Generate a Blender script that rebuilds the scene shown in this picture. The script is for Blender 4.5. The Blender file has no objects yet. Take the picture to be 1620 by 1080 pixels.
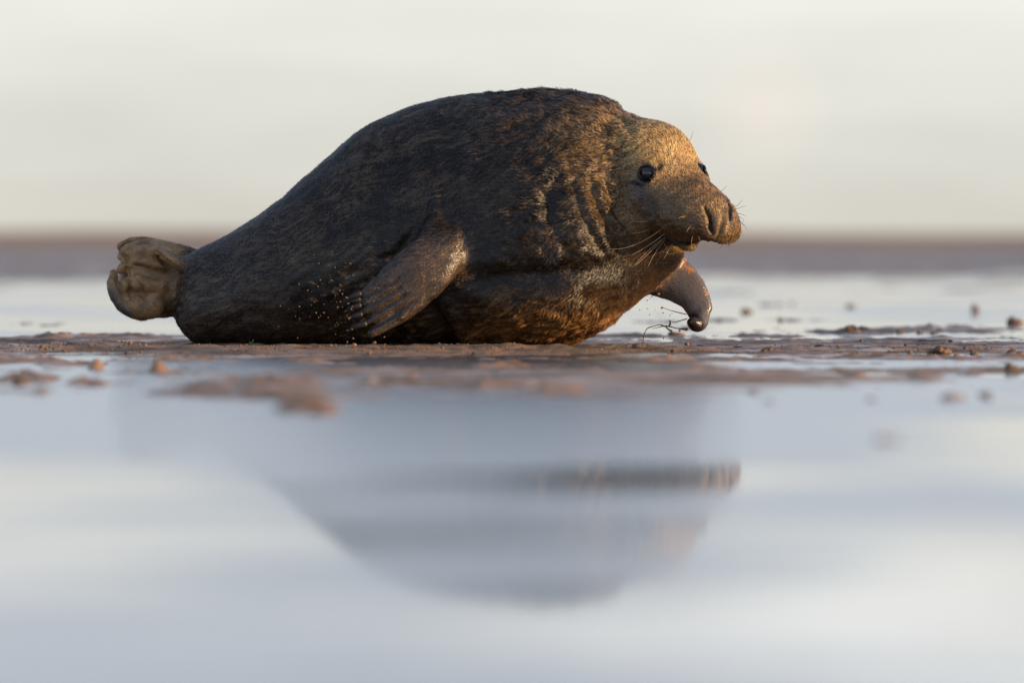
import bpy, math, random
import numpy as np
from mathutils import Vector, Matrix
from mathutils.bvhtree import BVHTree

rng = np.random.default_rng(7)
random.seed(7)
R = math.radians
SC = bpy.context.scene
COL = SC.collection

# ------------------------------------------------------------------ camera
S = 0.002            # metres per photo pixel at the seal
D = 23.0             # camera distance to the seal
CH = 0.346           # camera height
cam_d = bpy.data.cameras.new('camera')
cam = bpy.data.objects.new('camera', cam_d); COL.objects.link(cam)
cam.location = (0, -D, CH)
cam.rotation_euler = (R(90) - math.atan2(165 * S, D), 0, 0)
cam_d.sensor_width = 36
cam_d.lens = 36 * D / (1620 * S)
cam_d.clip_start = 0.1
cam_d.clip_end = 20000
cam_d.dof.use_dof = True
cam_d.dof.focus_distance = D - 0.25
cam_d.dof.aperture_fstop = cam_d.lens / 1000 / 0.09
SC.camera = cam

# ------------------------------------------------------------------ sky and sun
SUN_EL, SUN_AZ = 6.0, 15.0       # azimuth measured from +x towards the camera (-y)
w = bpy.data.worlds.new('World'); SC.world = w; w.use_nodes = True
nt = w.node_tree; nt.nodes.clear()
def N(t, typ, **k):
    n = t.nodes.new(typ)
    for a, b in k.items(): setattr(n, a, b)
    return n
out = N(nt, 'ShaderNodeOutputWorld'); bg = N(nt, 'ShaderNodeBackground')
sky = N(nt, 'ShaderNodeTexSky', sky_type='NISHITA')
sky.sun_disc = False
sky.sun_elevation = R(SUN_EL)
sky.sun_rotation = R(90 + SUN_AZ)
sky.dust_density = 2.0; sky.air_density = 1.0; sky.ozone_density = 2.0
tc = N(nt, 'ShaderNodeTexCoord'); sep = N(nt, 'ShaderNodeSeparateXYZ')
nt.links.new(tc.outputs['Generated'], sep.inputs[0])
ramp = N(nt, 'ShaderNodeValToRGB')
cr = ramp.color_ramp
VE = 8.7
def veil(p, c):
    e = cr.elements.new(p); e.color = (*c, 1)
cr.elements[0].position = 0.0;  cr.elements[0].color = (0.655, 0.625, 0.555, 1)
cr.elements[1].position = 1.0; cr.elements[1].color = (0.26, 0.33, 0.48, 1)
veil(0.012, (0.725, 0.72, 0.66))
veil(0.035, (0.815, 0.812, 0.765))
veil(0.055, (1.10, 1.10, 1.07))
veil(0.09, (0.88, 1.0, 1.14))
veil(0.17, (0.70, 0.88, 1.16))
veil(0.36, (0.40, 0.49, 0.66))
nt.links.new(sep.outputs['Z'], ramp.inputs[0])
ns = N(nt, 'ShaderNodeTexNoise'); ns.inputs['Scale'].default_value = 9; ns.inputs['Detail'].default_value = 3
mp = N(nt, 'ShaderNodeMapping'); mp.inputs['Scale'].default_value = (1, 1, 5)
nt.links.new(tc.outputs['Generated'], mp.inputs[0]); nt.links.new(mp.outputs[0], ns.inputs['Vector'])
nr = N(nt, 'ShaderNodeMapRange'); nr.inputs['From Min'].default_value = .3; nr.inputs['From Max'].default_value = .7
nr.inputs['To Min'].default_value = .92 * VE; nr.inputs['To Max'].default_value = 1.06 * VE
nt.links.new(ns.outputs[0], nr.inputs[0])
ns2 = N(nt, 'ShaderNodeTexNoise'); ns2.inputs['Scale'].default_value = 30; ns2.inputs['Detail'].default_value = 2
nt.links.new(mp.outputs[0], ns2.inputs['Vector'])
nr2 = N(nt, 'ShaderNodeMapRange'); nr2.inputs['From Min'].default_value = .35; nr2.inputs['From Max'].default_value = .65
nr2.inputs['To Min'].default_value = .965; nr2.inputs['To Max'].default_value = 1.02
nt.links.new(ns2.outputs[0], nr2.inputs[0])
mm = N(nt, 'ShaderNodeMath', operation='MULTIPLY'); nt.links.new(nr.outputs[0], mm.inputs[0]); nt.links.new(nr2.outputs[0], mm.inputs[1])
gd = N(nt, 'ShaderNodeVectorMath', operation='DISTANCE'); gd.inputs[1].default_value = Vector((.0345, 1, .0175)).normalized()
nt.links.new(tc.outputs['Generated'], gd.inputs[0])
gr_ = N(nt, 'ShaderNodeMapRange', interpolation_type='SMOOTHSTEP'); gr_.inputs['From Min'].default_value = 0; gr_.inputs['From Max'].default_value = .012
gr_.inputs['To Min'].default_value = .6; gr_.inputs['To Max'].default_value = 0
nt.links.new(gd.outputs['Value'], gr_.inputs[0])
gm_ = N(nt, 'ShaderNodeMix', data_type='RGBA'); gm_.inputs[7].default_value = (.90, .815, .735, 1)
nt.links.new(gr_.outputs[0], gm_.inputs['Factor']); nt.links.new(ramp.outputs[0], gm_.inputs[6])
vm = N(nt, 'ShaderNodeVectorMath', operation='SCALE')
nt.links.new(gm_.outputs[2], vm.inputs[0]); nt.links.new(mm.outputs[0], vm.inputs['Scale'])
mix = N(nt, 'ShaderNodeMix', data_type='RGBA'); mix.inputs['Factor'].default_value = 0.88
nt.links.new(sky.outputs[0], mix.inputs[6]); nt.links.new(vm.outputs[0], mix.inputs[7])
nt.links.new(mix.outputs[2], bg.inputs[0]); bg.inputs[1].default_value = 0.115
nt.links.new(bg.outputs[0], out.inputs[0])

sd = bpy.data.lights.new('sun', 'SUN'); sun = bpy.data.objects.new('sun', sd); COL.objects.link(sun)
sd.energy = 5.0; sd.angle = R(0.5); sd.color = (1.0, 0.66, 0.34)
dirv = Vector((math.cos(R(SUN_EL)) * math.cos(R(SUN_AZ)), -math.cos(R(SUN_EL)) * math.sin(R(SUN_AZ)), math.sin(R(SUN_EL))))
sun.rotation_euler = dirv.to_track_quat('Z', 'Y').to_euler()
SC.view_settings.view_transform = 'Standard'; SC.view_settings.look = 'None'
SC.view_settings.exposure = 0.22; SC.view_settings.gamma = 1.0; SC.view_settings.use_curve_mapping = False

# ------------------------------------------------------------------ helpers
def P(px, py, y=0.0):
    """a point at world depth y that the photo shows at pixel px, py"""
    k = S * (D + y) / D
    return np.array([(px - 810) * k, y, CH - (py - 375) * k])

def to_px(V):
    k = S * (D + V[:, 1]) / D
    return 810 + V[:, 0] / k, 375 + (CH - V[:, 2]) / k

def hash3(ix, iy, iz, seed):
    h = (ix * 374761393 + iy * 668265263 + iz * 2147483647 + seed * 1274126177) & 0xFFFFFFFF
    h = ((h ^ (h >> 13)) * 1274126177) & 0xFFFFFFFF
    h = ((h ^ (h >> 16)) * 2246822519) & 0xFFFFFFFF
    return ((h ^ (h >> 15)) & 0xFFFFFF) / 0xFFFFFF * 2 - 1

def vnoise(p, seed=0):
    f = np.floor(p); t = p - f; i = f.astype(np.int64)
    t = t * t * t * (t * (t * 6 - 15) + 10)
    r = 0
    for dx in (0, 1):
        wx = t[:, 0] if dx else 1 - t[:, 0]
        for dy in (0, 1):
            wy = t[:, 1] if dy else 1 - t[:, 1]
            for dz in (0, 1):
                wz = t[:, 2] if dz else 1 - t[:, 2]
                r = r + wx * wy * wz * hash3(i[:, 0] + dx, i[:, 1] + dy, i[:, 2] + dz, seed)
    return r

def fbm(p, octv=4, seed=0, gain=0.5):
    a, r, s = 1.0, 0, 0
    for o in range(octv):
        r = r + a * vnoise(p * (2 ** o) + 17.3 * o, seed + o); s += a; a *= gain
    return r / s

def sstep(a, b, x):
    t = np.clip((x - a) / (b - a), 0, 1)
    return t * t * (3 - 2 * t)

def mesh_from(name, verts, faces, smooth=True):
    me = bpy.data.meshes.new(name)
    me.from_pydata([tuple(v) for v in verts], [], faces)
    me.update()
    if smooth: me.polygons.foreach_set('use_smooth', [True] * len(me.polygons))
    return me

def mesh_np(name, V, F, smooth=True):
    """V (n,3), F (m,k) arrays"""
    me = bpy.data.meshes.new(name)
    n, k = F.shape
    me.vertices.add(len(V)); me.vertices.foreach_set('co', np.asarray(V, np.float32).ravel())
    me.loops.add(n * k); me.loops.foreach_set('vertex_index', F.astype(np.int32).ravel())
    me.polygons.add(n); me.polygons.foreach_set('loop_start', np.arange(0, n * k, k, dtype=np.int32))
    me.update(calc_edges=True)
    if smooth: me.polygons.foreach_set('use_smooth', np.ones(n, bool))
    me.validate()
    return me

def set_color(me, C, name='tint'):
    at = me.color_attributes.new(name, 'FLOAT_COLOR', 'POINT')
    C4 = np.ones((len(C), 4), np.float32); C4[:, :3] = C
    at.data.foreach_set('color', C4.ravel())

def link(name, me, mat=None, parent=None, **props):
    o = bpy.data.objects.new(name, me); COL.objects.link(o)
    if mat and me is not None and not me.materials: me.materials.append(mat)
    if parent: o.parent = parent
    for k, v in props.items(): o[k] = v
    return o

def empty(name, loc=(0, 0, 0), **props):
    o = link(name, None, **props); o.location = loc; o.empty_display_size = .1
    return o

def principled(name, base=(.5, .5, .5), rough=.5, spec=.5, **k):
    m = bpy.data.materials.new(name); m.use_nodes = True
    b = m.node_tree.nodes['Principled BSDF']
    b.inputs['Base Color'].default_value = (*base, 1)
    b.inputs['Roughness'].default_value = rough
    b.inputs['Specular IOR Level'].default_value = spec
    for a, v in k.items(): b.inputs[a].default_value = v
    return m, m.node_tree, b

def tube(pts, rad, seg=16, flat=None, cap=True):
    """closed tube through 3-D points; rad (n,) or (n,2) half-sizes in the two cross directions; flat = reference normal"""
    pts = np.array(pts, float); n = len(pts); rad = np.array(rad, float)
    if rad.ndim == 1: rad = np.stack([rad, rad], 1)
    T = np.gradient(pts, axis=0); T /= np.linalg.norm(T, axis=1)[:, None]
    ref = np.array(flat if flat is not None else (0.1, 1, 0.05), float)
    V = []
    for i in range(n):
        a = np.cross(T[i], ref); a /= np.linalg.norm(a); b = np.cross(a, T[i])
        for j in range(seg):
            t = 2 * math.pi * j / seg
            V.append(pts[i] + a * math.cos(t) * rad[i, 0] + b * math.sin(t) * rad[i, 1])
    F = []
    for i in range(n - 1):
        for j in range(seg):
            k = (j + 1) % seg
            F.append((i * seg + j, i * seg + k, (i + 1) * seg + k, (i + 1) * seg + j))
    if cap:
        F.append(tuple(range(seg))[::-1]); F.append(tuple((n - 1) * seg + j for j in range(seg)))
    return V, F

def resample(rows, m):
    """smooth resampling of control rows (Catmull-Rom)"""
    A = np.array(rows, float); n = len(A)
    u = np.linspace(0, n - 1, m); i = np.clip(u.astype(int), 0, n - 2); t = (u - i)[:, None]
    Am = np.vstack([2 * A[0] - A[1], A, 2 * A[-1] - A[-2]])
    p0, p1, p2, p3 = Am[i], Am[i + 1], Am[i + 2], Am[i + 3]
    return 0.5 * (2 * p1 + (p2 - p0) * t + (2 * p0 - 5 * p1 + 4 * p2 - p3) * t ** 2 + (3 * p1 - p0 - 3 * p2 + p3) * t ** 3)

def rounded(pts, rad, m=24, seg=18, flat=None):
    """tube with rounded ends"""
    rad = np.array(rad, float)
    if rad.ndim == 1: rad = np.stack([rad, rad], 1)
    A = resample(np.hstack([np.array(pts, float), rad]), m)
    p, r = A[:, :3], np.maximum(A[:, 3:], .001)
    e0 = p[0] - p[1]; e0 /= np.linalg.norm(e0); e1 = p[-1] - p[-2]; e1 /= np.linalg.norm(e1)
    hs = [(math.sin(a), math.cos(a)) for a in np.linspace(0.25, 1.45, 5)]
    p0 = [p[0] + e0 * r[0].min() * s for s, c in hs][::-1]; r0 = [r[0] * c for s, c in hs][::-1]
    p1 = [p[-1] + e1 * r[-1].min() * s for s, c in hs]; r1 = [r[-1] * c for s, c in hs]
    return tube(p0 + list(p) + p1, r0 + list(r) + r1, seg, flat)

# ------------------------------------------------------------------ ground and water
def spaced(fine, grow, far):
    a = list(fine); st = fine[-1] - fine[-2]
    while a[-1] < far:
        st *= grow; a.append(a[-1] + st)
    return a
xp = spaced(list(np.arange(0, 2.2, .012)) + list(np.arange(2.2, 3.4, .03)), 1.12, 6000)
xs = np.array([-v for v in xp[:0:-1]] + xp)
ya = np.arange(-4.4, 2.4, .0145); yb = np.arange(2.4, 12, .05)
up_ = spaced(yb, 1.05, 9000)
dn_ = spaced(list(np.arange(4.4, 9.5, .035)) + list(np.arange(9.5, 19, .07)), 1.3, 400)
ys = np.array([-v for v in dn_[:0:-1]] + list(ya) + up_)

def mud_height(x, y):
    z0 = np.zeros_like(x)
    p = np.stack([x, y, z0], 1)
    big = fbm(p * np.array([.55, .45, 1]) + 3.1, 3, 11)            # wide pools and bars
    mid = fbm(p * np.array([2.2, 2.6, 1]), 3, 23)
    fine = fbm(p * np.array([14, 16, 1]), 3, 31)
    grit = fbm(p * np.array([55, 60, 1]), 2, 41)
    bias = np.interp(y, [-25, -11, -8, -6.5, -5, -3.4, -2.2, -1.4, 0.0, .6, 1.5, 3.5, 8, 16, 24, 34, 60, 110, 9000],
                        [-.020, -.016, -.007, -.0035, -.002, -.002, -.0005, .003, .004, -.002, -.006, -.009, -.013, -.014, -.010, -.0015, .006, .013, .02])
    bias = bias - .0045 * sstep(-.75, -1.3, x) * np.exp(-((y + 1.2) / 1.0) ** 2)
    # the seal lies on slightly raised sand; right of it the sand is lower
    near = np.exp(-((y + 1.1) / .75) ** 2)
    farn = fbm(p * np.array([.05, .16, 1]), 3, 13)
    midf = 1 + .8 * np.exp(-((y - 2) / 6.0) ** 2)
    bias = bias - .0012 * np.exp(-((y + 3.2) / 1.6) ** 2) + .0035 * np.exp(-((y - 5) / 4.0) ** 2)
    h = bias + .012 * big + .0060 * midf * mid + .0042 * fine * (np.abs(y) < 14) + near * (.0035 * fine + .0025 * mid) + .010 * farn * sstep(12, 24, y)
    det = 1 - sstep(3, 8, np.abs(y + .5))
    h += det * (.0022 * fine + .0028 * grit)
    # a raised bar of crumbly sand between camera and seal
    bar = np.exp(-((y + .95 + .35 * vnoise(p * .9, 5)) / .28) ** 2)
    h += bar * (.002 + .007 * np.clip(fbm(p * np.array([9, 11, 1]), 3, 61), 0, 1) + .007 * np.clip(fbm(p * np.array([34, 36, 1]), 2, 63), 0, 1) + .003 * np.clip(mid, -.2, 1))
    patn = np.clip(fbm(p * np.array([11, 13, 1]), 2, 71) + .1, 0, 1) + .9 * np.clip(fbm(p * np.array([30, 32, 1]), 2, 73), 0, 1) ** .8
    # heaps of worm-cast sand standing out of the film: px, row, width px, depth m, height m
    for (a, r_, wpx, dp, hh) in PATCH:
        yy = CH * D / (S * D) / (r_ - 375) * 1.0 - D if False else (CH / S) * D / (r_ - 375) - D
        k = S * (D + yy) / D
        g = np.exp(-((x - (a - 810) * k) / (wpx * k)) ** 4 - ((y - yy) / dp) ** 2)
        h += g * hh * (.35 + 1.0 * patn)
    return h
PATCH = [(150, 535, 100, 1.0, .010), (1300, 523, 200, .6, .008), (1250, 545, 150, .5, .008), (1500, 546, 140, .6, .008), (60, 512, 60, 1.0, .010), (1500, 519, 120, .8, .008), (40, 548, 120, .4, .007),
         (290, 569, 45, .16, .012), (500, 575, 75, .14, .011), (625, 578, 30, .14, .010), (700, 574, 40, .12, .010), (785, 580, 50, .14, .015), (860, 578, 60, .14, .010),
         (1010, 571, 60, .14, .010), (1130, 570, 90, .16, .014), (1250, 570, 60, .18, .013), (1380, 567, 90, .18, .012), (1530, 568, 80, .18, .012), (1620, 566, 50, .18, .012),
         (20, 571, 70, .22, .014), (120, 577, 60, .2, .010), (190, 562, 80, .2, .008), (45, 600, 45, .30, .026), (485, 650, 50, .32, .034), (440, 628, 90, .3, .018), (400, 609, 100, .3, .018), (640, 609, 80, .25, .018),
         (820, 613, 100, .25, .015), (880, 620, 40, .2, .02), (1180, 600, 70, .25, .014), (300, 622, 60, .35, .016), (1110, 588, 60, .12, .012), (250, 590, 120, .14, .010), (1500, 592, 60, .14, .012), (1590, 712, 26, .2, .022), (1400, 697, 34, .2, .020)]

_r = random.Random(5)
for _i in range(46):                      # scattered low islands of sand out on the wet flat
    _row = 375 + 3979 / (D + 1.5 + 26 * _r.random() ** 1.5)
    PATCH.append((_r.uniform(0, 1620), _row, _r.uniform(14, 70), _r.uniform(.15, .6), .0075 + .009 * min(1, max(0, (3979 / (_row - 375) - D - 3) / 8)) * _r.random() + .002 * _r.random()))
for _i in range(14):
    PATCH.append((_r.choice([_r.uniform(0, 250), _r.uniform(1050, 1620)]), _r.uniform(583, 640), _r.uniform(8, 30), _r.uniform(.06, .16), _r.uniform(.012, .022)))

X, Y = np.meshgrid(xs, ys)
x, y = X.ravel(), Y.ravel()
H = mud_height(x, y)
def ground_z(px_, py_):
    return float(mud_height(np.array([px_], float), np.array([py_], float))[0])
nx, ny = len(xs), len(ys)
idx = np.arange(nx * ny).reshape(ny, nx)
GF = np.stack([idx[:-1, :-1], idx[:-1, 1:], idx[1:, 1:], idx[1:, :-1]], -1).reshape(-1, 4)
gm = mesh_np('mud_flat', np.stack([x, y, H], 1), GF)

m_mud, t, b = principled('wet_mud', (.12, .075, .045), .4, .38)
tcn = N(t, 'ShaderNodeTexCoord')
n1 = N(t, 'ShaderNodeTexNoise'); n1.inputs['Scale'].default_value = 3.5; n1.inputs['Detail'].default_value = 6
n2 = N(t, 'ShaderNodeTexNoise'); n2.inputs['Scale'].default_value = 160; n2.inputs['Detail'].default_value = 3
r1 = N(t, 'ShaderNodeValToRGB')
r1.color_ramp.elements[0].position = .35; r1.color_ramp.elements[0].color = (.10, .062, .040, 1)
r1.color_ramp.elements[1].position = .68; r1.color_ramp.elements[1].color = (.38, .21, .105, 1)
t.links.new(tcn.outputs['Object'], n1.inputs['Vector']); t.links.new(tcn.outputs['Object'], n2.inputs['Vector'])
n3 = N(t, 'ShaderNodeTexNoise'); n3.inputs['Scale'].default_value = .11; n3.inputs['Detail'].default_value = 4
m3 = N(t, 'ShaderNodeMapping'); m3.inputs['Scale'].default_value = (1, .5, 1); t.links.new(tcn.outputs['Object'], m3.inputs[0]); t.links.new(m3.outputs[0], n3.inputs['Vector'])
a3 = N(t, 'ShaderNodeMath', operation='MULTIPLY_ADD'); a3.inputs[1].default_value = .9; t.links.new(n3.outputs[0], a3.inputs[0])
s3 = N(t, 'ShaderNodeMath', operation='SUBTRACT'); s3.inputs[1].default_value = .45; t.links.new(n1.outputs[0], s3.inputs[0]); t.links.new(s3.outputs[0], a3.inputs[2])
t.links.new(a3.outputs[0], r1.inputs[0])
mr = N(t, 'ShaderNodeMapRange'); mr.inputs['From Min'].default_value = .35; mr.inputs['From Max'].default_value = .65
mr.inputs['To Min'].default_value = .72; mr.inputs['To Max'].default_value = .28
t.links.new(n1.outputs[0], mr.inputs[0]); t.links.new(mr.outputs[0], b.inputs['Roughness'])
t.links.new(r1.outputs[0], b.inputs['Base Color'])
bp = N(t, 'ShaderNodeBump'); bp.inputs['Strength'].default_value = .5; bp.inputs['Distance'].default_value = .003
t.links.new(n2.outputs[0], bp.inputs['Height']); t.links.new(bp.outputs[0], b.inputs['Normal'])
link('mud_flat', gm, m_mud, kind='structure')

# water sheet
m_wat, t, b = principled('shallow_water', (.085, .065, .05), .03, .5, IOR=1.5)
tcn = N(t, 'ShaderNodeTexCoord')
def nz(scale, vec, det=3, dist=0):
    n = N(t, 'ShaderNodeTexNoise'); n.inputs['Scale'].default_value = scale; n.inputs['Detail'].default_value = det
    n.inputs['Distortion'].default_value = dist
    m = N(t, 'ShaderNodeMapping'); m.inputs['Scale'].default_value = vec
    t.links.new(tcn.outputs['Object'], m.inputs[0]); t.links.new(m.outputs[0], n.inputs['Vector'])
    return n
a1 = nz(1.0, (.75, .30, 1), 3, .4)              # patches where the breeze roughens the film
a2 = nz(1.0, (1.6, 3.4, 1), 8, .6); a2.inputs['Roughness'].default_value = .62
add = N(t, 'ShaderNodeMath', operation='MULTIPLY_ADD'); add.inputs[1].default_value = .8
t.links.new(a2.outputs[0], add.inputs[0]); t.links.new(a1.outputs[0], add.inputs[2])
pm = N(t, 'ShaderNodeMapRange', interpolation_type='SMOOTHSTEP')
pm.inputs['From Min'].default_value = 1.24; pm.inputs['From Max'].default_value = 1.58
pm.inputs['To Min'].default_value = .04; pm.inputs['To Max'].default_value = .96
sp_ = N(t, 'ShaderNodeSeparateXYZ'); t.links.new(tcn.outputs['Object'], sp_.inputs[0])
yr = N(t, 'ShaderNodeMapRange'); yr.inputs['From Min'].default_value = -20; yr.inputs['From Max'].default_value = 0
t.links.new(sp_.outputs['Y'], yr.inputs[0])
yc_ = N(t, 'ShaderNodeValToRGB'); e_ = yc_.color_ramp.elements
e_[0].position = .12; e_[0].color = (.62, .62, .62, 1); e_[1].position = 1.0; e_[1].color = (.45, .45, .45, 1)
for p_, v_ in ((.22, .50), (.32, .40), (.50, .42), (.58, .52), (.68, .74), (.80, .78), (.88, .66), (.95, .5)):
    q_ = e_.new(p_); q_.color = (v_, v_, v_, 1)
t.links.new(yr.outputs[0], yc_.inputs[0])
ad2 = N(t, 'ShaderNodeMath', operation='ADD'); t.links.new(add.outputs[0], ad2.inputs[0]); t.links.new(yc_.outputs[0], ad2.inputs[1])
# film stirred up round the animal
vd = N(t, 'ShaderNodeVectorMath', operation='DISTANCE'); mpp = N(t, 'ShaderNodeMapping'); mpp.inputs['Scale'].default_value = (1, .12, 1)
t.links.new(tcn.outputs['Object'], mpp.inputs[0]); t.links.new(mpp.outputs[0], vd.inputs[0]); vd.inputs[1].default_value = (.05, -1.05, 0)
vr = N(t, 'ShaderNodeMapRange', interpolation_type='SMOOTHSTEP'); vr.inputs['From Min'].default_value = .25; vr.inputs['From Max'].default_value = 1.0
vr.inputs['To Min'].default_value = .42; vr.inputs['To Max'].default_value = 0
t.links.new(vd.outputs['Value'], vr.inputs[0])
ad3 = N(t, 'ShaderNodeMath', operation='ADD'); t.links.new(ad2.outputs[0], ad3.inputs[0]); t.links.new(vr.outputs[0], ad3.inputs[1])
prev = ad3
# still pockets of clear film and rippled pockets: x, y, half length, half depth, amount
for (cx_, cy_, rx_, ry_, am_) in ((.20, -12.55, .34, .42, -.75), (-.18, -5.75, .55, .28, -.62), (.28, -5.6, .40, .2, -.5), (-.55, -9.2, .35, .5, .35), (.75, -8.6, .5, .35, .4), (.55, -13.6, .45, .25, .35),
                                  (-.35, -13.9, .25, .3, .3), (-.9, -3.9, .5, .2, .4), (1.3, -4.6, .8, .25, -.4), (-.72, -8.2, .5, 3.2, .8), (.0, -15.3, .4, .3, .4), (.1, -8.0, .45, .5, .28)):
    mq = N(t, 'ShaderNodeMapping'); mq.inputs['Location'].default_value = (-cx_ / rx_, -cy_ / ry_, 0); mq.inputs['Scale'].default_value = (1 / rx_, 1 / ry_, 0)
    t.links.new(tcn.outputs['Object'], mq.inputs[0])
    ln_ = N(t, 'ShaderNodeVectorMath', operation='LENGTH'); t.links.new(mq.outputs[0], ln_.inputs[0])
    wn = N(t, 'ShaderNodeMath', operation='MULTIPLY_ADD'); wn.inputs[1].default_value = 1.1; t.links.new(a2.outputs[0], wn.inputs[0]); t.links.new(ln_.outputs['Value'], wn.inputs[2])
    rq = N(t, 'ShaderNodeMapRange', interpolation_type='SMOOTHSTEP'); rq.inputs['From Min'].default_value = .6; rq.inputs['From Max'].default_value = 1.95
    rq.inputs['To Min'].default_value = am_; rq.inputs['To Max'].default_value = 0; t.links.new(wn.outputs[0], rq.inputs[0])
    aq = N(t, 'ShaderNodeMath', operation='ADD'); t.links.new(prev.outputs[0], aq.inputs[0]); t.links.new(rq.outputs[0], aq.inputs[1]); prev = aq
t.links.new(prev.outputs[0], pm.inputs[0])
b.inputs['Roughness'].default_value = .015
b2 = N(t, 'ShaderNodeBsdfPrincipled')
b2.inputs['Base Color'].default_value = (.09, .065, .05, 1); b2.inputs['Roughness'].default_value = .21; b2.inputs['IOR'].default_value = 1.65
rb = nz(1.0, (5, 9, 1), 3)
bp = N(t, 'ShaderNodeBump'); bp.inputs['Strength'].default_value = .22; bp.inputs['Distance'].default_value = .001
t.links.new(rb.outputs[0], bp.inputs['Height'])
t.links.new(bp.outputs[0], b.inputs['Normal']); t.links.new(bp.outputs[0], b2.inputs['Normal'])
ms = N(t, 'ShaderNodeMixShader'); mo = t.nodes['Material Output']
t.links.new(pm.outputs[0], ms.inputs[0]); t.links.new(b.outputs[0], ms.inputs[1]); t.links.new(b2.outputs[0], ms.inputs[2])
t.links.new(ms.outputs[0], mo.inputs['Surface'])
wm_ = mesh_from('shallow_water', [(-6000, -400, 0), (6000, -400, 0), (6000, 60, 0), (-6000, 60, 0)], [(0, 1, 2, 3)], False)
link('shallow_water', wm_, m_wat, kind='structure')

# low far shore: dry brown mud rising beyond the wet flat
V, F = [], []
nn = 300
prof = ((215, -.03), (240, .03), (300, .06), (400, .14), (520, .30), (600, .62), (660, .80), (760, .70), (900, -.2))
for i in range(nn + 1):
    xx = -1500 + 3000 * i / nn
    hh = 1 + .25 * math.sin(i * .31) * math.sin(i * .083 + 1) + .10 * math.sin(i * 1.3)
    for (yy, zz) in prof:
        V.append((xx, yy + 9 * math.sin(i * .7 + yy), zz * hh))
for i in range(nn):
    for j in range(len(prof) - 1):
        a = i * len(prof) + j; F.append((a, a + len(prof), a + len(prof) + 1, a + 1))
m_sh, _, _ = principled('far_shore_mud', (.40, .25, .155), .9, .05)
link('distant_shore_ground', mesh_from('distant_shore', V, F), m_sh, kind='structure')

# ------------------------------------------------------------------ the seal: body as one continuous surface
pieces = []
# trunk: px, top, bottom, depth centre, half width
trunk = [(272.5, 455, 468, .20, .012), (274, 440, 488, .20, .05), (279, 426, 508, .20, .09), (288, 413, 524, .19, .125),
         (300, 402, 537, .18, .155), (318, 391, 546, .17, .18), (350, 374, 549, .16, .21), (400, 343, 550, .14, .24),
         (450, 308, 550, .12, .27), (485, 276, 550, .10, .29), (520, 248, 550, .09, .31), (560, 214, 550, .075, .33),
         (600, 191, 550, .06, .345), (650, 170, 551, .04, .36), (700, 158, 551, .02, .37), (760, 148, 551, 0, .38),
         (820, 142.5, 551, -.03, .385), (870, 143, 551, -.05, .38), (900, 143, 546, -.06, .37), (925, 146, 537, -.07, .355),
         (950, 150, 522, -.08, .335), (985, 170, 496, -.09, .295), (1020, 196, 468, -.10, .24), (1050, 228, 443, -.11, .18),
         (1070, 262, 424, -.12, .13), (1082, 300, 405, -.12, .07)]
A = resample(trunk, 140)
seg = 72
V, F = [], []
for px, top, bot, yc, hw in A:
    zt, zb = P(px, top, yc)[2], P(px, bot, yc)[2]
    zc, hh = (zt + zb) / 2, (zt - zb) / 2
    x0 = P(px, 0, yc)[0]
    for j in range(seg):
        a = 2 * math.pi * j / seg
        c, s = math.cos(a), math.sin(a)
        if s < 0: c = math.copysign(abs(c) ** .78, c)
        V.append((x0, yc + hw * c * (1 - .16 * s), zc + hh * s))
m = len(A)
for i in range(m - 1):
    for j in range(seg):
        k = (j + 1) % seg
        F.append((i * seg + j, (i + 1) * seg + j, (i + 1) * seg + k, i * seg + k))
F.append(tuple(range(seg))); F.append(tuple((m - 1) * seg + j for j in range(seg))[::-1])
pieces.append((V, F))

# head
hw_, hp_ = R(44), R(33)
f = np.array([math.cos(hp_) * math.cos(hw_), -math.cos(hp_) * math.sin(hw_), -math.sin(hp_)])
s_ = np.array([math.sin(hw_), math.cos(hw_), 0]); u_ = np.array([math.sin(hp_) * math.cos(hw_), -math.sin(hp_) * math.sin(hw_), math.cos(hp_)])
M0 = P(1068, 268, -.30)
C0 = M0 - .08 * u_
#       t,   centre,   half width, up,   down, squareness
hrows = [(-.36, -.06, .17, .10, .15), (-.28, -.05, .20, .145, .18), (-.20, -.03, .222, .17, .165), (-.12, -.01, .198, .178, .15), (-.05, -.0, .170, .163, .14),
         (.02, 0, .153, .128, .13), (.08, 0, .134, .112, .11), (.14, .0, .128, .110, .075), (.20, .0, .122, .108, .055),
         (.245, .006, .104, .090, .028), (.28, .018, .078, .060, .022), (.302, .020, .052, .038, .022), (.316, .024, .022, .014, .010)]
A = resample(hrows, 70); V, F = [], []; seg = 48
for tt, c, a, up, dn in A:
    for j in range(seg):
        an = 2 * math.pi * j / seg; cc, ss = math.cos(an), math.sin(an)
        h = up if ss > 0 else dn
        k = 1.0 - .10 * max(ss, 0)
        V.append(C0 + f * tt + u_ * (c + h * ss) + s_ * a * math.copysign(abs(cc) ** .88, cc) * k)
for i in range(len(A) - 1):
    for j in range(seg):
        k = (j + 1) % seg
        F.append((i * seg + j, i * seg + k, (i + 1) * seg + k, (i + 1) * seg + j))
F.append(tuple(range(seg))[::-1]); F.append(tuple((len(A) - 1) * seg + j for j in range(seg)))
pieces.append((V, F))
def HP(t_, side, up): return C0 + f * t_ + s_ * side + u_ * up
pieces.append(rounded([P(905, 330, -.12), HP(-.29, 0, -.09), HP(-.15, 0, -.055), HP(-.06, 0, -.05)], [[.27, .20], [.245, .165], [.205, .15], [.165, .13]], flat=u_))
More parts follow.
